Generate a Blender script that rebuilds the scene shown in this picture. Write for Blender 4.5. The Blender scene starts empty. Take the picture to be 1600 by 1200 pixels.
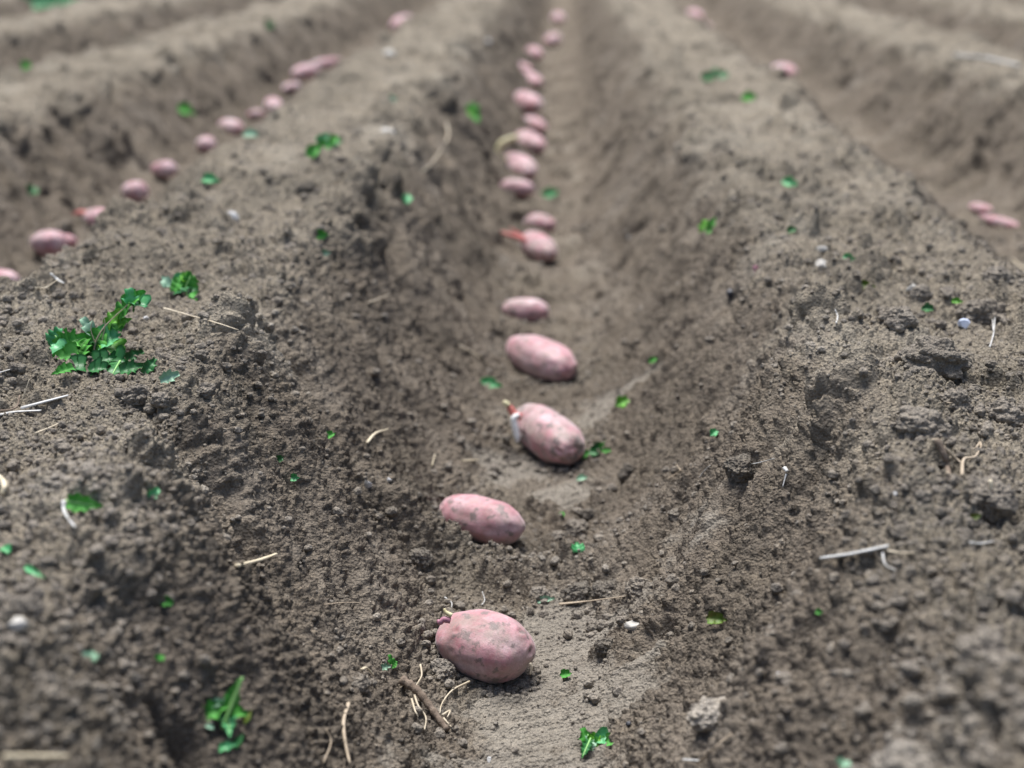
import bpy, math, random
import numpy as np
from mathutils import Vector, Matrix
from mathutils.bvhtree import BVHTree

C = bpy.context.scene
rnd = random.Random(7)

# ------------------------------------------------------------------ camera
CAM = Vector((0.03, 0.0, 0.70))
PITCH, YAW, FPX = 16.7, 1.9, 2400.0          # degrees, degrees, focal length for a 1600 px wide frame
cd = bpy.data.cameras.new('camera'); cam = bpy.data.objects.new('camera', cd)
C.collection.objects.link(cam); C.camera = cam
cam.location = CAM
cam.rotation_euler = (math.radians(90 - PITCH), 0, math.radians(YAW))
cd.sensor_width = 36; cd.lens = 36 * FPX / 1600
cd.clip_start = 0.02; cd.clip_end = 600
cd.dof.use_dof = True; cd.dof.focus_distance = 1.47; cd.dof.aperture_fstop = 3.9
CM = cam.rotation_euler.to_matrix()

# ------------------------------------------------------------------ light: bright overcast
w = bpy.data.worlds.new('World'); C.world = w; w.use_nodes = True
nt = w.node_tree; bg = nt.nodes['Background']
sky = nt.nodes.new('ShaderNodeTexSky'); sky.sky_type = 'NISHITA'; sky.sun_disc = False
SUN_EL, SUN_AZ = 71.0, -22.0
sky.sun_elevation = math.radians(SUN_EL); sky.sun_rotation = math.radians(SUN_AZ)
sky.dust_density = 3.0; sky.air_density = 1.0; sky.ozone_density = 1.0
nt.links.new(sky.outputs[0], bg.inputs[0]); bg.inputs[1].default_value = 0.07
sl = bpy.data.lights.new('sun', 'SUN'); sl.energy = 2.7; sl.angle = math.radians(34); sl.color = (1.0, 0.98, 0.96)
so = bpy.data.objects.new('sun', sl); C.collection.objects.link(so)
az, el = math.radians(SUN_AZ), math.radians(SUN_EL)
sdir = Vector((math.sin(az) * math.cos(el), math.cos(az) * math.cos(el), math.sin(el)))   # towards the sun
so.rotation_euler = sdir.to_track_quat('Z', 'Y').to_euler()
C.view_settings.view_transform = 'Standard'; C.view_settings.look = 'None'
C.view_settings.exposure = 1.22; C.view_settings.gamma = 1
C.render.engine = 'CYCLES'; C.cycles.max_bounces = 5; C.cycles.diffuse_bounces = 3

# ------------------------------------------------------------------ noise helpers (numpy)
F32 = np.float32
def hsh(ix, iy, seed):
    h = (ix.astype(np.int64) * 374761393 + iy.astype(np.int64) * 668265263 + seed * 974711 + 12345) & 0xFFFFFFFF
    h = ((h ^ (h >> 13)) * 1274126177) & 0xFFFFFFFF
    h = ((h ^ (h >> 16)) * 2246822519) & 0xFFFFFFFF
    h ^= h >> 15
    return ((h & 0xFFFFFF).astype(F32)) * F32(1 / 16777216.0)
def perlin(x, y, seed):
    xi = np.floor(x); yi = np.floor(y); fx = (x - xi).astype(F32); fy = (y - yi).astype(F32)
    u = fx * fx * fx * (fx * (fx * 6 - 15) + 10); v = fy * fy * fy * (fy * (fy * 6 - 15) + 10)
    def g(ox, oy):
        a = hsh(xi + ox, yi + oy, seed) * F32(2 * math.pi)
        return np.cos(a) * (fx - ox) + np.sin(a) * (fy - oy)
    a = g(0, 0); b = g(1, 0); c = g(0, 1); d = g(1, 1)
    return (a + u * (b - a) + v * ((c + u * (d - c)) - (a + u * (b - a)))) * F32(1.5)
def sstep(a, b, x):
    t = np.clip((x - a) / (b - a), 0, 1); return t * t * (3 - 2 * t)
def fbm(x, y, seed, octv=3, gain=0.5):
    s = 0; a = 1.0; f = 1.0
    for i in range(octv):
        s = s + a * perlin(x * f, y * f, seed + i * 17); a *= gain; f *= 2.03
    return s
def bumps(x, y, cell, rmin, rmax, seed, dens):
    """rounded crumbs: the highest of randomly placed half-buried balls, in units of length"""
    gx = x / cell; gy = y / cell
    xi = np.floor(gx); yi = np.floor(gy)
    out = np.zeros(x.shape, F32)
    for ox in (-1, 0, 1):
        for oy in (-1, 0, 1):
            cx = xi + ox; cy = yi + oy
            px = cx + hsh(cx, cy, seed); py = cy + hsh(cx, cy, seed + 1)
            k = hsh(cx, cy, seed + 2); on = hsh(cx, cy, seed + 3) < dens
            r = (rmin + (rmax - rmin) * k * k) / cell
            dx = (gx - px).astype(F32); dy = (gy - py).astype(F32)
            an = k * 17.0; ca = np.cos(an); sa = np.sin(an)
            ex = dx * ca + dy * sa; ey = (dy * ca - dx * sa) * (1.0 + 0.6 * k)
            q = r * r - (ex * ex + ey * ey)
            h = np.where(on & (q > 0), np.sqrt(np.maximum(q, 0)), 0).astype(F32)
            np.maximum(out, h, out=out)
    return out * F32(cell)

# ------------------------------------------------------------------ the ridges and furrows
CENT = np.array([-.94 - .97 * k for k in range(180, 0, -1)] + [-.94, 0.0, 0.925] + [.925 + .95 * k for k in range(1, 200)])
_a = np.array([0, .04, .075, .11, .15, .19, .23, .265, .295, .320, .35, .40, .45, .60])
_z = np.array([0, .002, .012, .040, .086, .138, .192, .238, .270, .287, .285, .276, .272, .272])
_at = np.linspace(0, .60, 601); _zt = np.interp(_at, _a, _z)
_k = np.exp(-0.5 * (np.arange(-24, 25) / 4.5) ** 2); _k /= _k.sum()
_zt = np.convolve(np.pad(_zt, 24, mode='edge'), _k, 'valid')
def prof(x, y):
    """undisturbed soil height at x, y"""
    x = np.asarray(x, dtype=np.float64); y = np.asarray(y, dtype=np.float64)
    xw = x + 0.020 * perlin(y * 0.9 + 3.1, np.floor(x * 0 + 1.5), 5)
    i = np.clip(np.searchsorted(CENT, xw) - 1, 0, len(CENT) - 2)
    cl = CENT[i]; cr = CENT[i + 1]; half = (cr - cl) / 2
    left = (xw - cl) < half
    a = np.where(left, xw - cl, cr - xw)
    a2 = np.minimum(a * (1 + .08 * sstep(1.35, .85, y) * sstep(.06, .20, a)), .6)
    h = np.interp(a2, _at, _zt)
    rid = np.where((xw < 0) & (xw > -.94), .985, np.where((xw > 0) & (xw < .925), 0.97, .97))
    fl = .055 * (sstep(.42, .55, np.abs(xw)))                    # the side furrows are a little shallower
    return h * (rid - fl * 3.5) + fl, a2
_xg = np.arange(-4, 4, .002)

def ray(px, py):
    v = Vector(((px - 800) / FPX, -(py - 600) / FPX, -1.0))
    return (CM @ v).normalized()
def base_hit(px, py):
    d = ray(px, py); ts = np.linspace(0.5, 14, 3000)
    X = CAM.x + d.x * ts; Y = d.y * ts; Z = CAM.z + d.z * ts
    h, _ = prof(X, Y)
    j = int(np.argmax(Z < h)); return X[j], Y[j]

# hollows and slumps on the furrow sides: pixel of the photo -> point of the soil, length down the slope, width, depth
PITS = [(600, 385, .17, .040, .030), (645, 440, .11, .035, .026), (556, 350, .07, .05, .018), (690, 300, .12, .035, .030), (640, 330, .08, .03, .015),
        (430, 520, .08, .03, .018), (400, 470, .09, .03, .014), (975, 385, .05, .05, .022), (1140, 458, .025, .018, .022), (920, 450, .03, .02, .015),
        (872, 268, .05, .05, .028), (1100, 235, .12, .04, .022), (1030, 340, .10, .02, .012), (310, 700, .10, .04, .022), (235, 735, .05, .03, .018),
        (345, 1175, .035, .025, .030), 
        (975, 738, .03, .022, .018), (790, 530, .03, .02, .015), (1005, 1010, .03, .02, .01), (1290, 1010, .05, .02, .012),
        (1470, 740, .045, .03, .022), (1575, 800, .04, .03, .018), (1560, 495, .05, .03, .014),
        (1440, 382, .03, .03, .025), (1460, 405, .05, .03, .015), (1250, 115, .10, .05, .03), (1380, 50, .12, .06, .03), (1400, 165, .12, .05, .03),
        (1510, 260, .12, .05, .04), (1580, 180, .12, .05, .03), (60, 260, .15, .05, .05), (140, 225, .15, .05, .04), (305, 145, .18, .05, .04),
        (100, 150, .12, .05, .04), (240, 130, .12, .05, .03), (500, 60, .15, .07, .03), (700, 180, .14, .045, .03), (640, 180, .12, .04, .02),
        (480, 290, .04, .04, .02), (560, 760, .04, .02, .012), (670, 860, .03, .02, .012), (450, 470, .05, .025, .016),
        (1200, 500, .12, .03, .012), (1330, 560, .10, .03, .014), (1060, 160, .1, .03, .02), (1160, 250, .1, .03, .02),
        (860, 340, .03, .02, .01), (1270, 640, .10, .025, .012), (1240, 790, .1, .022, .012)]
PITW = [(*base_hit(p[0], p[1]), *p[2:]) for p in PITS]
# smooth pressed crust left by the share on the furrow floor: pixel, half-length, half-width
CRUST = [base_hit(*p) for p in [(850, 1150), (900, 985), (860, 1040), (800, 740), (880, 770), (940, 640), (840, 1190)]]
CRS = [(.15, .085), (.07, .10), (.13, .06), (.06, .05), (.05, .05), (.06, .05), (.15, .09)]

RMIN = 0.6
_zg = prof(_xg, _xg * 0 + 2.0)[0]; _ag = np.concatenate([[0], np.cumsum(np.hypot(np.diff(_xg), np.diff(_zg)))]); _ag -= np.interp(0, _xg, _ag)
def arc(x): return np.where(np.abs(x) < 3.99, np.interp(x, _xg, _ag), x * 1.2)
def surface(X, Y, SP):
    """displaced points and the crust mask.  SP: local vertex spacing, fades detail the mesh cannot carry"""
    X = X.astype(np.float64); Y = Y.astype(np.float64)
    z0, a = prof(X, Y)
    e = 0.004
    zx, _ = prof(X + e, Y); zy, _ = prof(X, Y + e)
    sx = (zx - z0) / e; sy = (zy - z0) / e
    n = np.sqrt(sx * sx + sy * sy + 1); nx, ny, nz = -sx / n, -sy / n, 1 / n
    slope = sstep(.06, .15, a) * (1 - sstep(.26, .34, a)); top = sstep(.25, .32, a); floor_ = 1 - sstep(.05, .14, a); XA = arc(X)
    near = (Y < 14) & (np.abs(X) < 9)
    crust = np.zeros(X.shape, F32)
    wob = 0.10 * fbm(X * 14, Y * 12, 91, 4, .65)
    for (cx, cy), (ly, lx) in zip(CRUST, CRS):
        d = np.sqrt(((X - cx) / lx) ** 2 + ((Y - cy) / ly) ** 2) + wob * 6
        crust = np.maximum(crust, 1 - sstep(0.65, 1.1, d))
    crust = crust.astype(F32)
    D = np.zeros(X.shape, F32); far = 1 + .35 * sstep(1.8, 4.0, Y)
    D += 0.014 * fbm(X * 2.6, Y * 2.6, 11, 2) * (0.5 + 0.5 * top + .25 * slope)
    D += 0.010 * fbm(X * 8, Y * 7, 21, 2) * (0.45 + 0.7 * top + 0.1 * slope) * (1 - .8 * crust)
    # drag marks running slantwise down the sides
    side = np.abs(a)
    v = Y - 1.0 * side
    wx = 0.03 * perlin(X * 12, Y * 12, 33)
    st = fbm((v + wx) / 0.075, side / 0.60 + X * 0.01, 31, 4, .55)
    lo = fbm((v + wx) / 0.21, side / 0.5, 35, 2)
    far = 1 + .35 * sstep(1.8, 4.0, Y)
    D += (0.015 * far * lo * sstep(.10, .20, a) * (1 - .75 * sstep(.31, .40, a))).astype(F32)
    D += (0.0130 * far * (st - .5 * np.abs(st)) * slope).astype(F32)
    st2 = fbm((v + wx) / 0.024, side / 0.22, 41, 3, .6)
    D += (0.0042 * st2 * (slope + .35 * floor_) * (1 - crust)).astype(F32)
    # ragged slumps (sharp edged hollows) in bands along the sides
    hol = fbm((v + wx) / 0.16, side / 0.20, 51, 2)
    D -= ((0.004 + .024 * sstep(1.6, 3.5, Y)) * sstep(.30, .50, hol) * slope).astype(F32)
    # general roughness
    m = near
    def lay(cell, rmin, rmax, seed, dens, amp):
        vis = np.clip((cell / SP - 1.1) / 1.4, 0, 1)
        mk = m & (vis > 0)
        if not mk.any(): return
        xx = XA[mk]; yy = Y[mk]
        ww = 0.30 * rmax
        px = xx + ww * perlin(xx / rmax * .6, yy / rmax * .6, seed + 7); py = yy + ww * perlin(xx / rmax * .6, yy / rmax * .6, seed + 9)
        am = amp[mk] if isinstance(amp, np.ndarray) else amp
        D[mk] += bumps(px, py, cell, rmin, rmax, seed, dens) * am * vis[mk]
    patch = sstep(-.25, .35, fbm(X * 6 + 5, Y * 6, 61, 2)).astype(F32)      # cloddy here, fine there
    inv = 1 - .93 * crust
    rough = ((0.25 + .75 * patch) * ((0.45 + .4 * sstep(1.8, 3.5, Y)) * floor_ + .95 * top + (.12 + .38 * sstep(2.0, 4, Y)) * slope + .18) * inv * (.55 + .45 * sstep(.85, 1.25, Y))).astype(F32)
    lay(.085, .014, .043, 101, .55, (rough * .72).astype(F32))
    lay(.040, .006, .020, 111, .65, (rough * .85).astype(F32))
    fine = ((0.45 + .55 * patch) * (.42 + .6 * top + .35 * floor_) * inv).astype(F32)
    lay(.021, .004, .0115, 121, .8, (fine * 1.1).astype(F32))
    lay(.0105, .0024, .0062, 131, .9, (1.1 * (0.7 + .3 * patch) * (1 - .80 * crust)).astype(F32))
    lay(.0055, .0014, .0033, 141, .9, (1.35 * (1 - .65 * crust)).astype(F32))
    mk = m & (SP < .012)
    D[mk] += (0.0011 * fbm(XA[mk] / .006, Y[mk] / .006, 71, 2)).astype(F32)
    mk = m
    D[mk] += (0.0040 * far[mk] * fbm(XA[mk] / .045, Y[mk] / .045, 75, 2) * (1 - .7 * crust[mk])).astype(F32)
    # dry plates and cracks on the crust
    cr = np.abs(fbm(X / .05, Y / .10, 81, 2)); D -= (0.006 * (1 - sstep(.0, .04, cr)) * crust * sstep(-.1, .3, fbm(X / .12, Y / .12, 85, 1))).astype(F32)
    D += (0.0035 * fbm(X / .09, (Y - .15 * X) / .013, 83, 3, .6) * crust).astype(F32)
    for (cx, cy, ln, wd, dp) in PITW:
        mk = (np.abs(X - cx) < ln * 1.5) & (np.abs(Y - cy) < ln * 2 + .1)
        if not mk.any(): continue
        s = -1.0 if (cx - CENT[np.argmin(np.abs(CENT - cx))]) < 0 else 1.0      # upslope direction in x
        dx = X[mk] - cx; dy = Y[mk] - cy
        ax = np.array([s * .75, .66]); al = dx * ax[0] + dy * ax[1]; ac = -dx * ax[1] + dy * ax[0]
        q = np.sqrt((al / ln) ** 2 + (ac / wd) ** 2) + .35 * fbm(X[mk] / .03, Y[mk] / .03, 95, 2)
        D[mk] -= (dp * .85 * (1 - sstep(.45, 1.05, q))).astype(F32)
    # a ledge of clods pushed up across the floor between the first two potatoes
    lb = np.exp(-((Y - LEDGE[1] - .03 * fbm(X * 12, Y * 2, 97, 2)) / .028) ** 2) * (1 - sstep(.10, .24, a)) * (np.abs(X) < .3)
    D += (0.020 * lb * (0.7 + .6 * patch)).astype(F32)
    dry = sstep(.24, .345, a + .035 * fbm(X * 11, Y * 11, 401, 3)) + .45 * floor_ * sstep(-.2, .5, fbm(X * 5, Y * 5, 411, 3))  # dryness plus painted slope shading: high for pale tops, low for dark sides
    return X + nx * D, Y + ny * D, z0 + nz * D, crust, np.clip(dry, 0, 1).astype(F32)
LEDGE = base_hit(880, 905)

# rows: behind the camera coarse, then fine, spacing growing with distance
ys = [-6.0]
while ys[-1] < 0.55: ys.append(ys[-1] + max(0.006, 0.09 * (0.55 - ys[-1])))
while ys[-1] < 2.6: ys.append(ys[-1] * (1 + (0.00115 if ys[-1] > .75 else .003)))
while ys[-1] < 16: ys.append(ys[-1] * 1.0019)
while ys[-1] < 220: ys.append(ys[-1] * 1.03)
ys = np.array(ys)
tf = list(np.arange(0, 0.44, 0.00095)); st = .00095
while tf[-1] < 14: st *= 1.022; tf.append(tf[-1] + st)
tf = np.array(tf); tt = np.concatenate([-tf[:0:-1], tf])
spt = np.gradient(tt)
R, K = len(ys), len(tt)
sc_ = np.maximum(ys, RMIN)
GX = (sc_[:, None] * tt[None, :]); GY = np.repeat(ys[:, None], K, 1)
spy = np.gradient(ys)
SPA = np.maximum(np.maximum(sc_[:, None] * spt[None, :], spy[:, None] * 0.8), 1e-4)
print('grid', R, K, R * K)
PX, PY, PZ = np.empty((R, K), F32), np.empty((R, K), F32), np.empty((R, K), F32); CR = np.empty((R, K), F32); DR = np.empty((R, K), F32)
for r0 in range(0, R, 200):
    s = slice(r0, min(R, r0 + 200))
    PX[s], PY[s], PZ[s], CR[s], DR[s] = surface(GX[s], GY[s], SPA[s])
co = np.stack([PX, PY, PZ], -1).reshape(-1, 3).astype(F32)

def raw_mesh(name, verts, faces, smooth=True):
    """numpy verts (n,3), faces (m,k) -> mesh"""
    me = bpy.data.meshes.new(name); n = len(verts); m, k = faces.shape
    me.vertices.add(n); me.vertices.foreach_set('co', np.ascontiguousarray(verts, F32).ravel())
    me.loops.add(m * k); me.loops.foreach_set('vertex_index', np.ascontiguousarray(faces, np.int32).ravel())
    me.polygons.add(m); me.polygons.foreach_set('loop_start', np.arange(0, m * k, k, dtype=np.int32))
    me.polygons.foreach_set('use_smooth', np.full(m, smooth))
    me.update(calc_edges=True)
    return me
i = (np.arange(R - 1)[:, None] * K + np.arange(K - 1)[None, :]).ravel()
gf = np.stack([i, i + 1, i + K + 1, i + K], -1)
gme = raw_mesh('ground', co, gf)
at = gme.attributes.new('crust', 'FLOAT', 'POINT'); at.data.foreach_set('value', CR.ravel())
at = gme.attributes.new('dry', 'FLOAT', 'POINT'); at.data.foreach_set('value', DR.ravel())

# a lighter copy of the near soil to stand things on
rs = np.where((ys > .5) & (ys < 15.5))[0][::2]; ks = np.where(np.abs(tt) < .9)[0][::2]
sub = np.stack([PX, PY, PZ], -1)[np.ix_(rs, ks)]; r_, k_ = len(rs), len(ks)
i = (np.arange(r_ - 1)[:, None] * k_ + np.arange(k_ - 1)[None, :]).ravel()
BV = BVHTree.FromPolygons(sub.reshape(-1, 3).tolist(), np.stack([i, i + 1, i + k_ + 1, i + k_], -1).tolist())
def hit(px, py):
    p, n, _, d = BV.ray_cast(CAM, ray(px, py))
    if p is None: x, y = base_hit(px, py); return drop(x, y)
    return p, n
def drop(x, y):
    p, n, _, d = BV.ray_cast(Vector((x, y, 1.0)), Vector((0, 0, -1)))
    if p is None: z, _ = prof(x, y); return Vector((x, y, float(z))), Vector((0, 0, 1))
    return p, n
def pxm(p):                                   # pixels of the photo per metre at a point
    return FPX / max(.1, -((CM.transposed() @ (p - CAM)).z))

# ------------------------------------------------------------------ materials
def mat(name, rough=.9, spec=.25):
    m = bpy.data.materials.new(name); m.use_nodes = True
    b = m.node_tree.nodes['Principled BSDF']; b.inputs['Roughness'].default_value = rough
    b.inputs['Specular IOR Level'].default_value = spec
    return m, m.node_tree, b
def ND(t, k, **kw):
    n = t.nodes.new(k)
    for a, b in kw.items():
        if a in n.inputs: n.inputs[a].default_value = b
        else: setattr(n, a, b)
    return n
def ramp(t, src, stops):
    r = t.nodes.new('ShaderNodeValToRGB'); t.links.new(src, r.inputs[0]); e = r.color_ramp.elements
    while len(e) < len(stops): e.new(.5)
    for q, (p, c) in zip(e, stops): q.position = p; q.color = (*c, 1) if len(c) == 3 else c
    return r
def mixc(t, fac, a, b, mode='MIX'):
    m = t.nodes.new('ShaderNodeMix'); m.data_type = 'RGBA'; m.blend_type = mode
    for s, v in ((0, fac), (6, a), (7, b)):
        if hasattr(v, 'is_output'): t.links.new(v, m.inputs[s])
        else: m.inputs[s].default_value = v if s == 0 else (*v, 1)
    return m.outputs[2]
def noise(t, co_, scale, detail=4, rough=.6):
    n = ND(t, 'ShaderNodeTexNoise', Scale=scale, Detail=detail, Roughness=rough); t.links.new(co_, n.inputs['Vector']); return n.outputs['Fac']
def pos(t): return t.nodes.new('ShaderNodeNewGeometry').outputs['Position']
def bumpn(t, b, h, dist, strength=1.0):
    n = ND(t, 'ShaderNodeBump', Strength=strength, Distance=dist); t.links.new(h, n.inputs['Height']); t.links.new(n.outputs[0], b.inputs['Normal']); return n

def soil_mat(name, k=1.0, crust=True):
    m, t, b = mat(name, 1.0, .0); p = pos(t)
    c1 = ramp(t, noise(t, p, 5, 5, .6), [(.30, (.154 * k, .140 * k, .120 * k)), (.52, (.210 * k, .188 * k, .160 * k)), (.72, (.268 * k, .247 * k, .216 * k))]).outputs[0]
    c2 = ramp(t, noise(t, p, 130, 4, .65), [(.30, (.70, .69, .69)), (.5, (1, 1, 1)), (.70, (1.28, 1.26, 1.22))]).outputs[0]
    c = mixc(t, 1.0, c1, c2, 'MULTIPLY')
    c3 = ramp(t, noise(t, p, 620, 2, .6), [(.32, (.72, .71, .71)), (.5, (1, 1, 1)), (.68, (1.35, 1.33, 1.28))]).outputs[0]
    c = mixc(t, .8, c, c3, 'MULTIPLY')
    # reddish and greyish drifts
    c = mixc(t, ramp(t, noise(t, p, 14, 3), [(.45, (0, 0, 0)), (.75, (.55, .55, .55))]).outputs[0], c, mixc(t, 1.0, c, (1.02, 1.0, .95), 'MULTIPLY'))
    if crust:
        a = ND(t, 'ShaderNodeAttribute', attribute_name='crust')
        a2 = ND(t, 'ShaderNodeAttribute', attribute_name='dry')      # pale dry tops, damp sides; shade of the slopes put into the colour
        moist_shade = ramp(t, a2.outputs['Fac'], [(0, (.78, .745, .71)), (1, (1.18, 1.165, 1.10))]).outputs[0]
        c = mixc(t, 1.0, c, moist_shade, 'MULTIPLY')
        cc = ramp(t, noise(t, p, 60, 6, .7), [(.3, (.23, .21, .178)), (.6, (.32, .294, .25)), (.8, (.40, .37, .315))]).outputs[0]
        mm = ND(t, 'ShaderNodeMath', operation='MULTIPLY'); t.links.new(a.outputs['Fac'], mm.inputs[0]); mm.inputs[1].default_value = .62
        c = mixc(t, mm.outputs[0], c, cc)
    t.links.new(c, b.inputs['Base Color'])
    h = ND(t, 'ShaderNodeMath', operation='ADD')
    t.links.new(noise(t, p, 420, 3, .7), h.inputs[0])
    v = ND(t, 'ShaderNodeTexVoronoi', Scale=330.0); t.links.new(p, v.inputs['Vector'])
    t.links.new(v.outputs['Distance'], h.inputs[1])
    b1 = bumpn(t, b, h.outputs[0], .0024, 1.0)
    b2 = ND(t, 'ShaderNodeBump', Strength=.5, Distance=.012); t.links.new(noise(t, p, 55, 5, .75), b2.inputs['Height']); t.links.new(b2.outputs[0], b1.inputs['Normal'])
    return m
M_SOIL = soil_mat('soil'); M_CLOD = soil_mat('clod_soil', 1.12, False); M_CRUMB = soil_mat('crumb_soil', 1.14, False); M_DAMP = soil_mat('damp_soil', .74, False); M_PALE = soil_mat('dried_pale_soil', 1.6, False)

def potato_mat(seed, red, dust):
    m, t, b = mat('potato_skin', .6, .4)
    o = t.nodes.new('ShaderNodeTexCoord').outputs['Object']
    mp = ND(t, 'ShaderNodeMapping'); mp.inputs['Location'].default_value = (seed * 3.7, seed, 0); t.links.new(o, mp.inputs[0]); p = mp.outputs[0]
    pale = (.58, .46, .475); mid = (.49, .30, .32); deep = (.38, .14, .165)
    s = red
    c = ramp(t, noise(t, p, 22, 4, .6), [(.30 + .12 * (1 - s), deep), (.50 + .08 * (1 - s), mid), (.72, pale)]).outputs[0]
    d = ramp(t, noise(t, p, 34, 6, .72), [(.50 - .1 * dust, (0, 0, 0)), (.68 - .06 * dust, (.8, .8, .8))]).outputs[0]
    c = mixc(t, d, c, (.30, .235, .205))
    v = ND(t, 'ShaderNodeTexVoronoi', Scale=95.0); t.links.new(p, v.inputs['Vector'])
    sp = ramp(t, v.outputs['Distance'], [(.05, (.8, .8, .8)), (.14, (0, 0, 0))]).outputs[0]
    sel = ramp(t, noise(t, p, 40, 2), [(.5, (0, 0, 0)), (.58, (1, 1, 1))]).outputs[0]
    c = mixc(t, mixc(t, 1.0, sp, sel, 'MULTIPLY'), c, (.20, .13, .115))
    bl = ramp(t, noise(t, p, 62, 5, .62), [(.58 - .05 * dust, (0, 0, 0)), (.64 - .05 * dust, (.85, .85, .85))]).outputs[0]
    c = mixc(t, bl, c, (.17, .135, .125))
    c = mixc(t, .65, c, ramp(t, noise(t, p, 320, 3, .7), [(.3, (.80, .78, .77)), (.7, (1.15, 1.15, 1.14))]).outputs[0], 'MULTIPLY')
    t.links.new(c, b.inputs['Base Color'])
    b.inputs['Subsurface Weight'].default_value = .06; b.inputs['Subsurface Scale'].default_value = .004
    rr = ramp(t, noise(t, p, 90, 3), [(.3, (.58,) * 3), (.7, (.85,) * 3)]).outputs[0]; t.links.new(rr, b.inputs['Roughness'])
    b.inputs['Coat Weight'].default_value = .28; b.inputs['Coat Roughness'].default_value = .5; b.inputs['Sheen Weight'].default_value = .3; b.inputs['Sheen Roughness'].default_value = .4
    h = ND(t, 'ShaderNodeMath', operation='ADD'); t.links.new(noise(t, p, 150, 4, .6), h.inputs[0])
    t.links.new(noise(t, p, 600, 2, .6), h.inputs[1]); bumpn(t, b, h.outputs[0], .0009, .3)
    return m
def simple(name, c1, c2, scale, rough=.7, spec=.3, bump=.0004, trans=0):
    m, t, b = mat(name, rough, spec); p = t.nodes.new('ShaderNodeTexCoord').outputs['Object']
    c = ramp(t, noise(t, p, scale, 4, .65), [(.3, c1), (.7, c2)]).outputs[0]; t.links.new(c, b.inputs['Base Color'])
    bumpn(t, b, noise(t, p, scale * 3, 3), bump, .7)
    if trans:
        tr = t.nodes.new('ShaderNodeBsdfTranslucent'); t.links.new(c, tr.inputs[0])
        mx = t.nodes.new('ShaderNodeMixShader'); mx.inputs[0].default_value = trans
        t.links.new(b.outputs[0], mx.inputs[1]); t.links.new(tr.outputs[0], mx.inputs[2])
        t.links.new(mx.outputs[0], t.nodes['Material Output'].inputs[0])
    return m
M_LEAF = simple('green_leaf', (.04, .26, .03), (.14, .47, .09), 70, .6, .3, .0008, .3)
M_LIME = simple('lime_leaf', (.09, .33, .02), (.17, .48, .05), 70, .45, .5, .0006, .25)
M_TEAL = simple('bluish_leaf', (.04, .32, .10), (.18, .56, .24), 70, .40, .5, .0006, .2)
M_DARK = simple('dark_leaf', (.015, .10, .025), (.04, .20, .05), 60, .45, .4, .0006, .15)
M_MINT = simple('pale_mint_leaf', (.20, .38, .24), (.34, .54, .38), 60, .5, .4, .0005, .15)
M_OLIVE = simple('withered_leaf', (.13, .10, .02), (.10, .24, .03), 60, .5, .35, .0006, .15)
M_RIB = simple('leaf_rib', (.22, .50, .14), (.32, .58, .20), 90, .5, .4)
M_STRAW = simple('straw', (.40, .33, .23), (.62, .55, .42), 60, .6, .3)
M_TAN = simple('pale_straw', (.52, .44, .30), (.70, .62, .46), 50, .55, .3)
M_WHITE = simple('bleached_straw', (.34, .33, .30), (.62, .62, .60), 60, .5, .4)
M_ROOT = simple('dry_root', (.30, .24, .17), (.48, .40, .30), 80, .8, .2)
M_BARK = simple('muddy_root', (.13, .10, .075), (.24, .19, .15), 130, .95, .1, .002)
M_STONE = simple('pale_stone', (.36, .34, .30), (.52, .50, .46), 70, .7, .3, .001)
M_CHALK = simple('white_stone', (.38, .37, .35), (.58, .58, .58), 70, .6, .4, .0006)
M_BLUE = simple('bluish_stone', (.36, .42, .54), (.55, .60, .72), 70, .5, .4, .0006)
M_DSTONE = simple('dark_stone', (.02, .022, .03), (.05, .05, .06), 70, .5, .4, .0006)
M_BUD = simple('pink_sprout', (.45, .10, .12), (.62, .22, .16), 90, .5, .4)
M_SPT = simple('violet_sprout', (.30, .11, .17), (.46, .22, .28), 90, .5, .4)
M_TIP = simple('yellow_tip', (.55, .50, .26), (.68, .62, .40), 90, .5, .4)
M_RTW = simple('white_sprout_root', (.68, .68, .66), (.82, .82, .80), 90, .45, .4)

# ------------------------------------------------------------------ object helpers
def obj(name, me, m, parent=None, loc=None):
    o = bpy.data.objects.new(name, me); C.collection.objects.link(o)
    if m and not me.materials: me.materials.append(m)
    if parent: o.parent = parent
    if loc is not None: o.location = loc
    return o
def tag(o, label, cat, group=None):
    o['label'] = label; o['category'] = cat
    if group: o['group'] = group
    return o
def empty(name, loc):
    o = bpy.data.objects.new(name, None); C.collection.objects.link(o); o.location = loc; o.empty_display_size = .02; return o

g = obj('ground', gme, M_SOIL); g['kind'] = 'structure'

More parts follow.
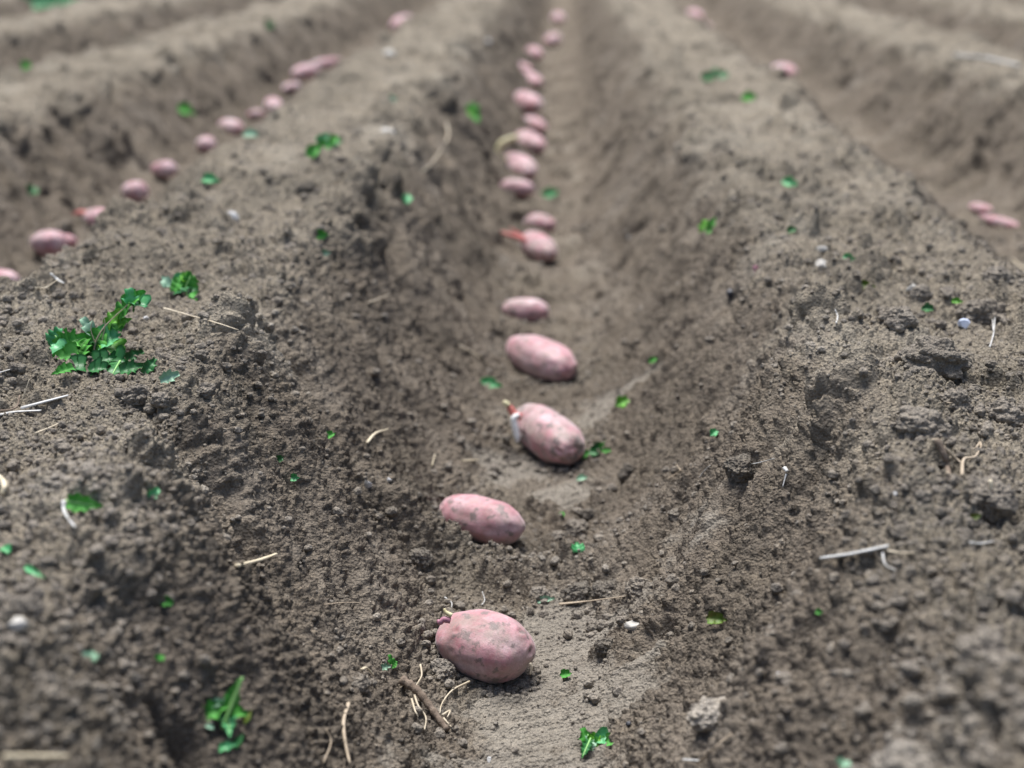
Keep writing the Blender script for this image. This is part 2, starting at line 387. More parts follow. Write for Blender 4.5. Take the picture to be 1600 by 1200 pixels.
def ico(sub):
    f = (1 + 5 ** .5) / 2
    v = [(-1, f, 0), (1, f, 0), (-1, -f, 0), (1, -f, 0), (0, -1, f), (0, 1, f), (0, -1, -f), (0, 1, -f), (f, 0, -1), (f, 0, 1), (-f, 0, -1), (-f, 0, 1)]
    fc = [(0, 11, 5), (0, 5, 1), (0, 1, 7), (0, 7, 10), (0, 10, 11), (1, 5, 9), (5, 11, 4), (11, 10, 2), (10, 7, 6), (7, 1, 8), (3, 9, 4), (3, 4, 2), (3, 2, 6), (3, 6, 8), (3, 8, 9), (4, 9, 5), (2, 4, 11), (6, 2, 10), (8, 6, 7), (9, 8, 1)]
    v = [Vector(q).normalized() for q in v]
    for _ in range(sub):
        cache = {}; nf = []
        def mid(a, b):
            k = (min(a, b), max(a, b))
            if k not in cache: v.append(((v[a] + v[b]) / 2).normalized()); cache[k] = len(v) - 1
            return cache[k]
        for a, b, c in fc:
            x, y, z = mid(a, b), mid(b, c), mid(c, a); nf += [(a, x, z), (b, y, x), (c, z, y), (x, y, z)]
        fc = nf
    return np.array([tuple(q) for q in v]), np.array(fc)
ICO = [ico(k) for k in range(6)]
def n3(p, seed):                              # cheap 3-d noise from three 2-d slices
    return (perlin(p[:, 0] + seed * .37, p[:, 1] - seed, seed) + perlin(p[:, 1] + seed, p[:, 2] * 1.1, seed + 3) + perlin(p[:, 2] - 2.2 * seed, p[:, 0], seed + 5)) * .6
def lump_mesh(name, rx, ry, rz, seed, amp=.25, fine=.08, sub=4, crumb=0.0, flat=0):
    v, f = ICO[sub]; q = v * (1 + amp * n3(v * 1.3, seed) + .5 * amp * n3(v * 2.8, seed + 11) + fine * n3(v * 7, seed + 21))[:, None]
    if crumb: 
        rc = np.random.RandomState(seed + 1); add = np.zeros(len(v))
        for lo, hi, cnt in ((.16, .34, 45), (.07, .16, 220)):
            c_ = rc.normal(size=(cnt, 3)); c_ /= np.linalg.norm(c_, axis=1)[:, None]; rr_ = rc.uniform(lo, hi, cnt)
            d2 = ((v[:, None, :] - c_[None]) ** 2).sum(-1); add += np.sqrt(np.maximum(rr_ ** 2 - d2, 0)).max(1)
        q = q * (1 - crumb + crumb * 5 * add)[:, None]
    if flat:                                  # a few broken faces
        r2 = np.random.RandomState(seed)
        for _ in range(flat):
            d = r2.normal(size=3); d /= np.linalg.norm(d); k = r2.uniform(.5, .8); s = q @ d; q = q - np.maximum(s - k, 0)[:, None] * d
    return raw_mesh(name, q * np.array([rx, ry, rz]), f)
def tube(name, pts, rads, n=8, flat=1.0):
    P = [Vector(p) for p in pts]; V = []; Fc = []
    for k, p in enumerate(P):
        d = (P[min(k + 1, len(P) - 1)] - P[max(k - 1, 0)]).normalized()
        s = d.cross(Vector((0, 0, 1))); s = s.normalized() if s.length > 1e-4 else Vector((1, 0, 0)); u = s.cross(d)
        for j in range(n):
            a = 2 * math.pi * j / n; V.append(p + (s * math.cos(a) + u * math.sin(a) * flat) * rads[k])
    for k in range(len(P) - 1):
        for j in range(n): Fc.append((k * n + j, k * n + (j + 1) % n, (k + 1) * n + (j + 1) % n, (k + 1) * n + j))
    Fc.append(tuple(range(n - 1, -1, -1))); Fc.append(tuple((len(P) - 1) * n + j for j in range(n)))
    me = bpy.data.meshes.new(name); me.from_pydata([tuple(v) for v in V], [], Fc)
    for q in me.polygons: q.use_smooth = True
    me.update(); return me
def smooth_path(pts, n):
    P = [Vector(p) for p in pts]; out = []
    Q = [P[0] * 2 - P[1]] + P + [P[-1] * 2 - P[-2]]
    for k in range(len(P) - 1):
        a, b, c, d = Q[k:k + 4]
        for j in range(n):
            t = j / n; out.append(.5 * ((2 * b) + (c - a) * t + (2 * a - 5 * b + 4 * c - d) * t * t + (3 * b - a - 3 * c + d) * t ** 3))
    out.append(P[-1]); return out

# ------------------------------------------------------------------ potatoes
def potato(px, py, L, W, th, label, group, seed, floor_row=None, red=.5, dust=.5, bend=0, egg=0.1, sink=.20):
    L *= .96; W *= .96; d = ray(px, py)
    if floor_row is None:
        p, n = hit(px, py + W * .32)
        s = pxm(p); half = W / 2 / s
    else:
        zz = .03; t_ = (zz - CAM.z) / d.z; q = CAM + d * t_; p, n = drop(q.x, q.y); s = pxm(q); half = W / 2 / s
    E = math.asin(-(p - CAM).normalized().z)
    tau = math.radians(th); psi = math.atan2(-math.sin(tau), math.cos(tau) * math.sin(E))
    pr = math.sqrt(math.cos(psi) ** 2 + (math.sin(psi) * math.sin(E)) ** 2)
    a = math.sqrt(max(L * L - W * W * (1 - pr * pr), W * W)) / max(pr, .3) / s / 2; b = half; c = half * .93
    # stand the centre on the sight line at resting height
    tt_ = 0
    for _ in range(3):
        zc = p.z + c * (1 - sink)
        tt_ = (zc - CAM.z) / d.z; ctr = CAM + d * tt_
        if floor_row is not None: pass
        p2, n = drop(ctr.x, ctr.y); cs, sn = math.cos(psi) * a * .6, math.sin(psi) * a * .6
        zs = [drop(ctr.x + u_ * cs + w_ * sn, ctr.y + u_ * sn - w_ * cs)[0].z for u_, w_ in ((1, 0), (-1, 0), (0, .6), (0, -.6))]
        p = Vector((p2.x, p2.y, min(p2.z, sum(zs) / 4)))
    v, f = ICO[5 if L > 100 else (4 if L > 50 else 3)]
    q = v.copy(); x = q[:, 0].copy()
    q[:, 1] *= (1 + egg * x); q[:, 2] *= (1 + egg * x)
    blunt = np.sign(x) * np.abs(x) ** .94; q[:, 0] = blunt
    rr = np.sqrt(np.maximum(0, 1 - np.abs(x) ** 2.25)); r0 = np.sqrt(np.maximum(1e-6, 1 - x ** 2)); kx = rr / r0; kx = np.clip(kx, 1, 1.25)
    q[:, 1] *= kx; q[:, 2] *= kx; sc = np.abs(q[:, 1]).max()
    q[:, 1] /= sc; q[:, 2] /= sc
    q *= (1 + .060 * n3(v * 1.1, seed) + .030 * n3(v * 2.6, seed + 4) + .004 * n3(v * 9, seed + 9))[:, None]
    r2 = np.random.RandomState(seed)
    for _ in range(9):                         # eyes: shallow dimples with a brow
        e = r2.normal(size=3); e[0] *= 1.6; e /= np.linalg.norm(e); dd = np.linalg.norm((v - e) * np.array([1.0, .8, .8]), axis=1)
        q *= (1 - .022 * np.exp(-(dd / .055) ** 2) + .010 * np.exp(-((dd - .12) / .05) ** 2))[:, None]
    q[:, 1] += bend * (x * x - .4)
    me = raw_mesh('potato', q * np.array([a, b, c]), f)
    o = obj('potato', me, potato_mat(seed, red, dust)); o.location = ctr; o.rotation_euler = (r2.uniform(-.3, .3), 0, psi)
    tag(o, label, 'potato', group)
    o['half'] = a
    return o
G0 = 'seed potatoes lying along the middle furrow'; GL = 'seed potatoes in the furrow to the left'; GR = 'seed potatoes in the furrow to the right'
ROW = [
 (757, 1009, 162, 118, 16, 'largest and nearest potato, pink with grey mud blotches on top, in the middle furrow', .55, .75, 0, .02),
 (751, 811, 148, 80, 14, 'long rosy potato with a waisted back, second from the camera in the middle furrow', .75, .25, 0, .03),
 (856, 677, 128, 82, 36, 'dusty mauve potato with a white root hanging from its upper left end', .35, .9, 0, .02),
 (846, 559, 118, 70, 24, 'bright pink red potato slanting down to the right, fourth in the middle furrow', .9, .2, 0, -.04),
 (822, 486, 78, 46, 3, 'small level mauve potato lying straight across the furrow, fifth from the camera', .55, .5, 0, 0),
 (842, 386, 66, 46, 30, 'greyish pink potato with a red sprout pointing left, sixth in the middle furrow', .5, .7, 0, -.1),
 (843, 350, 54, 36, 8, 'dull brownish pink potato touching the back of the one with the red sprout', .4, .8, 0, 0),
 (808, 295, 58, 34, 4, 'pale topped potato lying level in front of the touching chain of potatoes', .6, .4, 0, 0),
 (811, 260, 58, 40, 26, 'reddish potato with a pale curled sprout arching off its left end', .9, .2, 0, 0),
 (828, 223, 48, 34, 26, 'rounded dusky pink potato just above the one with the curled sprout', .5, .6, 0, 0),
 (834, 194, 40, 24, 20, 'small half hidden potato, eleventh from the camera in the middle furrow', .7, .4, 0, 0),
 (824, 160, 46, 34, 22, 'plump blurred pink potato, twelfth from the camera in the middle furrow', .8, .2, 0, 0),
 (827, 124, 50, 26, 24, 'blurred whitish pink potato slanting right, thirteenth from the camera', .45, .3, 0, 0),
 (815, 108, 34, 22, 10, 'blurred pale potato just up left of the whitish slanting one', .5, .3, 0, 0),
 (834, 84, 30, 22, 20, 'tiny blurred pale potato, third from the far end of the middle furrow', .5, .3, 0, 0),
 (864, 62, 30, 20, -22, 'tiny blurred rose potato tilted up to the right, second from the far end', .8, .1, 0, 0),
 (872, 29, 24, 20, 30, 'farthest potato in the middle furrow, a blurred pink spot at the top edge', .8, .1, 0, 0)]
PO = []
for k, (px, py, L, W, th, lb, rd, du, bd, eg) in enumerate(ROW):
    if k >= 8: L *= 1.12; W *= 1.12
    PO.append(potato(px, py, L, W, th, lb, G0, 40 + k * 3, None, rd, du, bd, eg))
LEFT = [(2, 437, 60, 34, 5, 'pale pink potato cut by the left edge of the picture'),
 (76, 380, 58, 42, 3, 'fat whitish pink potato beside a smaller one in the left furrow'),
 (106, 377, 30, 24, 10, 'small pink potato tucked against the fat one in the left furrow'),
 (152, 343, 50, 38, 8, 'pink potato with an orange sprout pointing left in the left furrow'),
 (211, 299, 42, 34, 4, 'round mauve pink potato between the sprouted one and the next in the left furrow'),
 (256, 265, 40, 28, 2, 'pink potato half behind the ridge, beside a bluish leaf scrap'),
 (322, 227, 30, 28, 0, 'small round rose potato in the left furrow, short of the long one'),
 (360, 199, 46, 28, 8, 'long pale rose potato in the left furrow'),
 (400, 179, 28, 16, 0, 'low pale pink potato left of the upright pair in the left furrow'),
 (427, 165, 30, 26, 20, 'pink potato with a pointed top in the left furrow'),
 (455, 136, 24, 16, -20, 'faint grey pink potato left of the whitish one, far left furrow'),
 (477, 113, 24, 24, -10, 'blurred whitish potato next to the long pink one, far left furrow'),
 (512, 100, 42, 18, -4, 'blurred long pink potato, far left furrow'),
 (629, 38, 40, 28, -20, 'farthest potato of the left furrow, blurred near the top edge')]
LO = []
for k, (px, py, L, W, th, lb) in enumerate(LEFT):
    LO.append(potato(px, py, L, W, th, lb, GL, 140 + k * 5, -1, .75, .15))
for k, (px, py, L, W, th, lb) in enumerate([
 (1532, 326, 26, 18, 25, 'rose potato tip showing over the right ridge, left of a paler one'),
 (1562, 347, 44, 18, 22, 'pale pink long potato showing over the right ridge near the right edge'),
 (1224, 112, 40, 28, 22, 'blurred pink potato showing alone over the right ridge in mid distance'),
 (1084, 25, 22, 22, 20, 'blurred pink potato farthest away in the right furrow'),
 (1101, 43, 24, 18, 25, 'blurred whitish potato just in front of the farthest one in the right furrow')]):
    potato(px, py, L, W, th, lb, GR, 240 + k * 5, 1, .75, .15)

def at_depth(px, py, o, dd=0.0):
    """point seen at px,py at the distance of object o"""
    d = ray(px, py); f = CM @ Vector((0, 0, -1)); z = (o.matrix_world.translation if False else o.location - CAM).dot(f) + dd
    return CAM + d * (z / d.dot(f))
def child_tube(o, name, pix, rads, m, dd=0.0, n=5, label=None):
    P = smooth_path([at_depth(x, y, o, dd) for x, y in pix], n)
    R_ = np.interp(np.linspace(0, 1, len(P)), np.linspace(0, 1, len(rads)), rads)
    inv = (Matrix.Translation(o.location) @ o.rotation_euler.to_matrix().to_4x4()).inverted()
    me = tube(name, [inv @ p for p in P], list(R_), 10); c = obj(name, me, m, o)
    if label: c['label'] = label
    return c
child_tube(PO[0], 'sprout', [(704, 970), (694, 968), (688, 972), (683, 969)], [.0028, .0034, .0026, .0032, .001], M_SPT, -.02, label='stubby violet sprout')
child_tube(PO[0], 'sprout', [(706, 962), (697, 957), (694, 951)], [.0025, .002, .001], M_TIP, -.02, label='tiny yellow sprout tip')
child_tube(PO[0], 'root', [(828, 1036), (831, 1044), (828, 1054)], [.0014, .0012, .0006], M_STRAW, -.03)
child_tube(PO[2], 'sprout', [(815, 652), (804, 648), (797, 638), (790, 630)], [.005, .0055, .005, .002], M_BUD, -.01, label='reddish sprout bud')
child_tube(PO[2], 'sprout', [(795, 634), (789, 629), (786, 627)], [.004, .0035, .0012], M_TIP, -.012, label='yellowish sprout tip')
child_tube(PO[2], 'root', [(812, 648), (803, 654), (805, 668), (808, 684), (808, 692)], [.003, .0048, .0050, .0044, .0015], M_RTW, -.02, label='thick white hanging root')
child_tube(PO[5], 'sprout', [(822, 376), (806, 370), (792, 366), (783, 362)], [.006, .0055, .0045, .002], M_BUD, 0, label='red sprout pointing left')
child_tube(PO[5], 'sprout', [(820, 372), (806, 363), (796, 356)], [.004, .003, .001], M_BUD, 0.02)
child_tube(PO[8], 'sprout', [(792, 250), (778, 242), (782, 226), (800, 216), (812, 214)], [.007, .009, .009, .008, .003], M_TIP, -.02, label='pale curled sprout')
child_tube(LO[3], 'sprout', [(136, 334), (124, 332), (114, 335)], [.007, .006, .002], M_BUD, 0, label='orange red sprout')

# ------------------------------------------------------------------ leaves and weeds
def leaf_mesh(L, W, seed, lobes=4, curl=.5, fold=.5, notch=.35, nu=26, nv=9, twist=0.0, thick=.0003):
    r2 = np.random.RandomState(seed); ph = r2.uniform(0, 6)
    u = np.linspace(0, 1, nu); v = np.linspace(-1, 1, nv)
    env = np.sin(np.pi * np.clip(u, 0, 1) ** .8) ** .75 * (1 - .15 * u)
    edge = 1 - notch * 1.25 * (1 - np.abs(np.cos(np.pi * lobes * u + ph)) ** .55) * (u > .08) + .10 * perlin(u * 18, u * 0 + seed, seed)
    wid = np.maximum(env * edge, .03) * W / 2
    V = []
    for i_, uu in enumerate(u):
        for j, vv in enumerate(v):
            y = vv * wid[i_]; x = uu * L + abs(vv) * .12 * W * math.sin(2 * math.pi * lobes * uu + ph)
            z = curl * L * (uu * (1 - uu)) + fold * abs(y) + .09 * W * math.sin(2 * math.pi * lobes * uu + ph + 1) * abs(vv) ** 1.5
            tw = twist * uu; y, z = y * math.cos(tw) - z * math.sin(tw), y * math.sin(tw) + z * math.cos(tw)
            V.append((x, y, z))
    n = len(V); V = np.array(V)
    F_ = [(i_ * nv + j, (i_ + 1) * nv + j, (i_ + 1) * nv + j + 1, i_ * nv + j + 1) for i_ in range(nu - 1) for j in range(nv - 1)]
    Vb = V - np.array([0, 0, thick]); Fb = [tuple(n + q for q in reversed(f)) for f in F_]
    rim = [i_ * nv for i_ in range(nu)] + [(nu - 1) * nv + j for j in range(1, nv)] + [i_ * nv + nv - 1 for i_ in range(nu - 2, -1, -1)] + [j for j in range(nv - 2, 0, -1)]
    Fr = [(rim[k], rim[(k + 1) % len(rim)], n + rim[(k + 1) % len(rim)], n + rim[k]) for k in range(len(rim))]
    me = bpy.data.meshes.new('leaf'); me.from_pydata([tuple(q) for q in np.vstack([V, Vb])], [], F_ + Fb + Fr)
    for q in me.polygons: q.use_smooth = True
    me.update(); return me
def rib_mesh(L, curl, fold, r0, twist=0):
    P = [Vector((L * t, -math.sin(twist * t) * curl * L * t * (1 - t), math.cos(twist * t) * curl * L * t * (1 - t) + r0 * .3)) for t in np.linspace(-.06, .96, 12)]
    return tube('midrib', P, list(np.linspace(r0, r0 * .25, 12)), 6)
def basis(ax, nrm):
    x = ax.normalized(); z = (nrm - x * nrm.dot(x)).normalized(); y = z.cross(x); return Matrix((x, y, z)).transposed()
RT = CM @ Vector((1, 0, 0)); UPV = CM @ Vector((0, 1, 0)); BK = CM @ Vector((0, 0, 1))
def imgdir(th, lift=.3):
    """direction in the world whose picture runs at angle th (0 right, 90 up), lifted off the soil"""
    t = math.radians(th); g_ = Vector((math.cos(t), math.sin(t) * (1 - lift) * 1.6, math.sin(t) * lift * 1.2 + .1)); return g_.normalized()
def leaf_thing(px, py, Lp, Wp, th, m, label, seed, name='leaf', cat='leaf', lift=.4, rib=None, notch=.3, curl=.35, fold=.5, lobes=3, up=.004, face=.5, group=None):
    """one loose leaf lying on or poking out of the soil; px,py = its middle"""
    p, n = hit(px, py); s = pxm(p); L = Lp / s; W = Wp / s
    ax = imgdir(th, lift); nm = (n * (1 - face) + BK * face).normalized()
    M_ = basis(ax, nm); fl = lambda q: max(.5, math.hypot(q.dot(RT), q.dot(UPV)))
    L /= fl(ax); W *= 1.35 / fl(M_ @ Vector((0, 1, 0)))
    me = leaf_mesh(L, W, seed, lobes, curl, fold, notch)
    o = obj(name, me, m); o.matrix_world = Matrix.Translation(p - ax * (L / 2) + n * up) @ M_.to_4x4()
    tag(o, label, cat, group)
    if rib: obj('midrib', rib_mesh(L, curl, fold, rib), M_RIB, o)
    return o
def weed(px, py, leaves, label, seed, stems=(), group=None, cat='weed'):
    """leaves: (dx, dy, length, width, angle, material, lift) in pixels round px,py"""
    p, n = hit(px, py); s = pxm(p); root = empty('weed', p); tag(root, label, cat, group)
    for k, (dx, dy, L, W, th, m, lift) in enumerate(leaves):
        d = ray(px + dx, py + dy); f = BK * -1
        q, qn, _, _ = BV.ray_cast(CAM, d)
        z = (p - CAM).dot(f)
        pt = CAM + d * (z / d.dot(f))
        if q is not None and ((q - CAM).dot(f) < z + .004 or (q - CAM).dot(f) - z > .12 * 0 and dy > -12): pt = q + Vector((0, 0, .004)) if abs((q - CAM).dot(f) - z) < .25 else pt
        ax = imgdir(th, lift); M_ = basis(ax, (BK * .55 + n * .5 + Vector((rnd.uniform(-.3, .3), 0, rnd.uniform(-.1, .3)))).normalized())
        cu, fo = rnd.uniform(.05, .35), rnd.uniform(.1, .5); L = L * 1.1 / max(.5, math.hypot(ax.dot(RT), ax.dot(UPV))); W = W * 1.55 / max(.5, math.hypot((M_ @ Vector((0, 1, 0))).dot(RT), (M_ @ Vector((0, 1, 0))).dot(UPV)))
        me = leaf_mesh(L / s, W / s, seed + k * 7, rnd.choice([2, 3, 4]), cu, fo, .42)
        o = obj('leaf', me, m, root); o.matrix_world = Matrix.Translation(pt - ax * (L / s / 2) - p) @ M_.to_4x4()
        o.matrix_parent_inverse = Matrix.Identity(4); o.matrix_basis = Matrix.Translation(pt - ax * (L / s / 2) - p) @ M_.to_4x4()
        if L > 42: obj('midrib', rib_mesh(L / s, cu, fo, .0004 + .000014 * L), M_RIB, o)
    for pix, r0 in stems:
        P = []
        for x, y in pix:
            d = ray(px + x, py + y); f = BK * -1; z = (p - CAM).dot(f) - .004; P.append(CAM + d * (z / d.dot(f)) - p)
        P = smooth_path(P, 5); obj('stem', tube('stem', P, list(np.linspace(r0, r0 * .5, len(P))), 7), M_RIB if r0 > .001 else M_ROOT, root)
    return root

weed(150, 560, [
 (-62, -34, 26, 24, 70, M_TEAL, .8), (-60, -10, 24, 18, 150, M_TEAL, .5), (-40, -18, 40, 34, 20, M_LEAF, .6), (-25, -8, 38, 34, 60, M_LEAF, .6),
 (-44, 2, 34, 26, 200, M_LEAF, .3), (-8, -10, 34, 26, 90, M_LEAF, .8), (4, -26, 40, 32, 60, M_LEAF, .8), (20, -30, 36, 28, 15, M_TEAL, .6), (26, -14, 34, 26, -50, M_LIME, .4),
 (-14, -50, 32, 14, 130, M_MINT, .9), (28, -62, 34, 18, 40, M_LIME, .9), (44, -76, 30, 20, 50, M_LEAF, .9), (60, -90, 34, 26, 30, M_LEAF, .9), (52, -96, 24, 20, 100, M_TEAL, .9),
 (70, -84, 24, 18, -20, M_TEAL, .8), (44, -56, 22, 12, 20, M_LIME, .7), (34, -50, 20, 14, -60, M_LEAF, .6),
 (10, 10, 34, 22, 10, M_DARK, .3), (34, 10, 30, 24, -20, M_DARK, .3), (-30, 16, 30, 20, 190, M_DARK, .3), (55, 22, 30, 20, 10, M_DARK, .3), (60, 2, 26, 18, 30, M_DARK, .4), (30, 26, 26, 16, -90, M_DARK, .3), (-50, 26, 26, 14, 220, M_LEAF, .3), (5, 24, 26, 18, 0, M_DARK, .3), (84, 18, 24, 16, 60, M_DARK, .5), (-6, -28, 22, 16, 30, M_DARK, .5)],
 'largest torn clump of ragged bright green leaves on the left ridge', 500,
 [([(0, 5), (-2, -20), (10, -45), (30, -66), (50, -84)], .0010), ([(0, 5), (-20, -5), (-50, -18), (-64, -36)], .0012), ([(0, -20), (-8, -50), (8, -80)], .0006), ([(8, -20), (14, -55), (6, -78)], .0006), ([(-10, -10), (-30, -40), (-42, -70)], .0005), ([(60, -5), (86, 8), (100, 30)], .0007)])
weed(288, 462, [(-28, -22, 22, 12, 130, M_MINT, .5), (-2, -6, 30, 24, 10, M_TEAL, .5), (-10, -16, 22, 18, 60, M_LEAF, .7), (8, -24, 22, 20, 90, M_LEAF, .9), (14, -2, 20, 14, -30, M_DARK, .4), (0, -28, 14, 12, 150, M_LIME, .8), (16, 6, 16, 12, -60, M_LEAF, .3)],
 'small cress like green sprig behind the big leaf clump on the left ridge', 600, [([(6, 4), (2, -12), (10, -30)], .0012)])
weed(355, 1130, [(-20, -12, 36, 26, 25, M_LEAF, .5), (12, -10, 34, 24, -15, M_LEAF, .5), (8, -38, 62, 20, 66, M_LEAF, .9), (2, 8, 30, 20, -75, M_TEAL, .4), (-14, -24, 22, 10, 20, M_MINT, .7), (32, -2, 20, 12, 60, M_OLIVE, .6), (0, 44, 26, 12, 10, M_TEAL, .3), (18, 36, 22, 10, 60, M_DARK, .5), (-30, 12, 24, 7, -30, M_MINT, .4)],
 'broad green leaves with a pale rib rising from a dark hole, bottom left', 640, [([(-8, 8), (4, -20), (14, -45), (24, -72)], .0017)])
weed(932, 1166, [(-18, -6, 26, 20, 110, M_LEAF, .6), (-4, -4, 24, 16, 60, M_LIME, .6), (12, -8, 26, 18, 20, M_TEAL, .5), (-10, 6, 26, 12, -80, M_MINT, .4), (22, -2, 16, 12, 0, M_LEAF, .4), (-16, 10, 22, 14, 250, M_DARK, .3), (4, -12, 18, 12, 100, M_LEAF, .6)],
 'frilly green sprig on the pressed furrow floor at the bottom of the picture', 680)
weed(505, 232, [(-14, 6, 30, 13, 40, M_LEAF, .5), (0, -10, 22, 16, 60, M_TEAL, .6), (4, 0, 24, 18, 10, M_LEAF, .5), (20, -6, 22, 14, 20, M_DARK, .5), (18, -14, 16, 10, 30, M_LEAF, .6)],
 'blurred bright green sprig on top of the left ridge in mid distance', 700)
weed(738, 182, [(0, -12, 16, 18, 90, M_LEAF, .7), (2, 4, 24, 12, -60, M_LEAF, .5), (-6, -4, 14, 10, 120, M_LIME, .5)], 'blurred light green seedling on the far left side of the middle furrow', 720)
weed(932, 708, [(-18, 6, 22, 12, 10, M_LEAF, .4), (4, -4, 22, 16, 20, M_DARK, .5), (12, -6, 16, 12, 60, M_LEAF, .6), (-4, 4, 16, 10, -20, M_DARK, .4), (16, 0, 12, 8, 0, M_LEAF, .4)],
 'low mossy green sprig at the right end of the dusty mauve potato', 740)
weed(1118, 124, [(-10, 0, 26, 12, 10, M_DARK, .4), (10, -4, 24, 12, 20, M_DARK, .4), (0, -8, 18, 10, 90, M_DARK, .5)], 'blurred dark green tuft on the far top of the right ridge', 760)
weed(608, 1048, [(3, -10, 20, 8, 110, M_LEAF, .8), (-6, 0, 16, 9, 5, M_MINT, .3), (8, -4, 12, 7, 60, M_LEAF, .6)], 'tiny two leaved seedling above the muddy root at the bottom', 780)
weed(1104, 358, [(-4, 0, 20, 14, 80, M_LIME, .6), (8, -6, 18, 10, 60, M_LEAF, .6), (4, 6, 12, 8, 10, M_LEAF, .4)], 'blurred yellow green seedling high on the right side of the middle furrow', 790)

LV = [ # px, py, length, width, angle, material, rib, label
 (138, 788, 62, 26, -16, M_LEAF, .0010, 'single bent green leaf with a yellow rib lying below the big clump'),
 (233, 770, 30, 13, 48, M_TEAL, 0, 'small narrow grey green leaf right of the bent leaf'),
 (765, 605, 34, 18, -20, M_TEAL, 0, 'flat mint green leaf left of the sprouting mauve potato'),
 (976, 631, 24, 14, 25, M_LIME, 0, 'small round yellow green leaf on the floor right of the fourth potato'),
 (900, 858, 14, 18, 100, M_TEAL, 0, 'tiny dark teal leaf on the crumbs right of the second potato'),
 (877, 807, 10, 8, 80, M_LEAF, 0, 'pinhead green leaf on the crumbs between the second and third potatoes'),
 (261, 941, 20, 14, -25, M_LEAF, 0, 'small bright green square leaf scrap on the lower left slope'),
 (1119, 971, 34, 16, -12, M_OLIVE, 0, 'brown edged withered green leaf on the lower right slope'),
 (515, 686, 20, 10, 25, M_LEAF, 0, 'green leaf scrap midway up the left slope beside the tan twig'),
 (500, 366, 22, 12, -15, M_LEAF, 0, 'bright green leaf scrap on the left crest, upper of two'),
 (504, 396, 16, 9, 0, M_MINT, 0, 'pale mint leaf scrap on the left crest, lower of two'),
 (630, 314, 14, 14, 80, M_TEAL, 0, 'blurred mint leaf scrap on the upper left slope'),
 (325, 285, 28, 16, -20, M_TEAL, 0, 'blurred bluish green leaf scrap near the left furrow edge'),
 (1350, 447, 34, 12, -20, M_OLIVE, 0, 'dark olive folded leaf on the right ridge top'),
 (1328, 405, 17, 12, -30, M_TEAL, 0, 'mint leaf scrap on the right ridge above the olive leaf'),
 (1237, 362, 15, 10, 20, M_DARK, 0, 'small dark green leaf scrap on the right crest'),
 (1450, 487, 18, 12, -10, M_DARK, 0, 'dark teal leaf scrap between clods on the right ridge'),
 (1491, 473, 16, 8, -15, M_LIME, 0, 'small yellow green leaf scrap right of the dark teal one'),
 (887, 1058, 20, 10, 5, M_LEAF, 0, 'bright green leaf scrap on the crust right of the nearest potato'),
 (145, 1028, 12, 24, 80, M_MINT, 0, 'faint pale green shoot on the bottom left slope'),
 (248, 1029, 10, 12, 80, M_LEAF, 0, 'tiny green bud low on the left slope, right of the faint shoot'),
 (60, 898, 44, 10, -35, M_TEAL, 0, 'long blurred grey green blade at the left edge'),
 (4, 868, 16, 12, -40, M_TEAL, 0, 'teal leaf tip cut by the left edge'),
 (268, 590, 30, 18, 20, M_MINT, 0, 'pale bluish leaf at the lower right end of the big clump'),
 (854, 940, 30, 9, 3, M_MINT, 0, 'pale mint leaf scrap half buried under the clod ledge'),
 (1022, 564, 14, 8, 30, M_LEAF, 0, 'tiny green leaf scrap at the foot of the right slope'),
 (1117, 680, 14, 10, 40, M_TEAL, 0, 'tiny mint leaf scrap midway up the right slope'),
 (910, 753, 16, 8, 5, M_MINT, 0, 'pale mint flake on the crust below the dusty mauve potato'),
 (461, 747, 14, 10, -10, M_TEAL, 0, 'small teal leaf scrap low on the left slope'),
 (437, 716, 12, 9, 20, M_DARK, 0, 'tiny dark green scrap above the teal one on the left slope'),
 (1520, 808, 18, 8, 10, M_OLIVE, 0, 'little olive leaf beside the yellow straw blade'),
 (1324, 1192, 14, 18, 60, M_MINT, 0, 'cyan tinted leaf tip at the bottom edge on the right'),
 (1281, 956, 12, 8, -20, M_LEAF, 0, 'tiny green fleck on the lower right slope'),
 (1170, 160, 26, 14, -20, M_LEAF, 0, 'blurred green leaf on the right ridge below the dark tuft'),
 (1240, 290, 22, 14, -30, M_TEAL, 0, 'blurred green scrap on the right ridge in mid distance'),
 (860, 306, 26, 16, 10, M_TEAL, 0, 'blurred mint leaf right of the level pale topped potato'),
 (290, 180, 34, 20, -30, M_LEAF, 0, 'blurred green leaf on the far side of the left furrow'),
 (45, 300, 16, 16, 70, M_DARK, 0, 'blurred dark green leaf at the left edge, side of the left furrow'),
 (42, 110, 18, 14, 20, M_LEAF, 0, 'blurred green leaf on the second ridge at the upper left'),
 (422, 44, 16, 16, 30, M_DARK, 0, 'blurred dark green leaf at the top left of the left furrow'),
 (393, 218, 26, 12, -15, M_MINT, 0, 'blurred pale leaf scrap on the left ridge below the long rose potato'),
 (613, 160, 14, 10, 0, M_MINT, 0, 'blurred mint scrap on the far top of the left ridge'),
 (60, 10, 150, 26, 4, M_TEAL, 0, 'blurred green blade in the far top left corner')]
for k, (px, py, L, W, th, m, rib, lb) in enumerate(LV):
    nt_ = .1 if L < 26 else .3
    leaf_thing(px, py, L, W, th, m, lb, 900 + k * 13, rib=rib or None, notch=nt_, lift=.45 if L < 40 else .25, up=.004 if py > 350 else .008, group='green leaf scraps scattered on the soil')

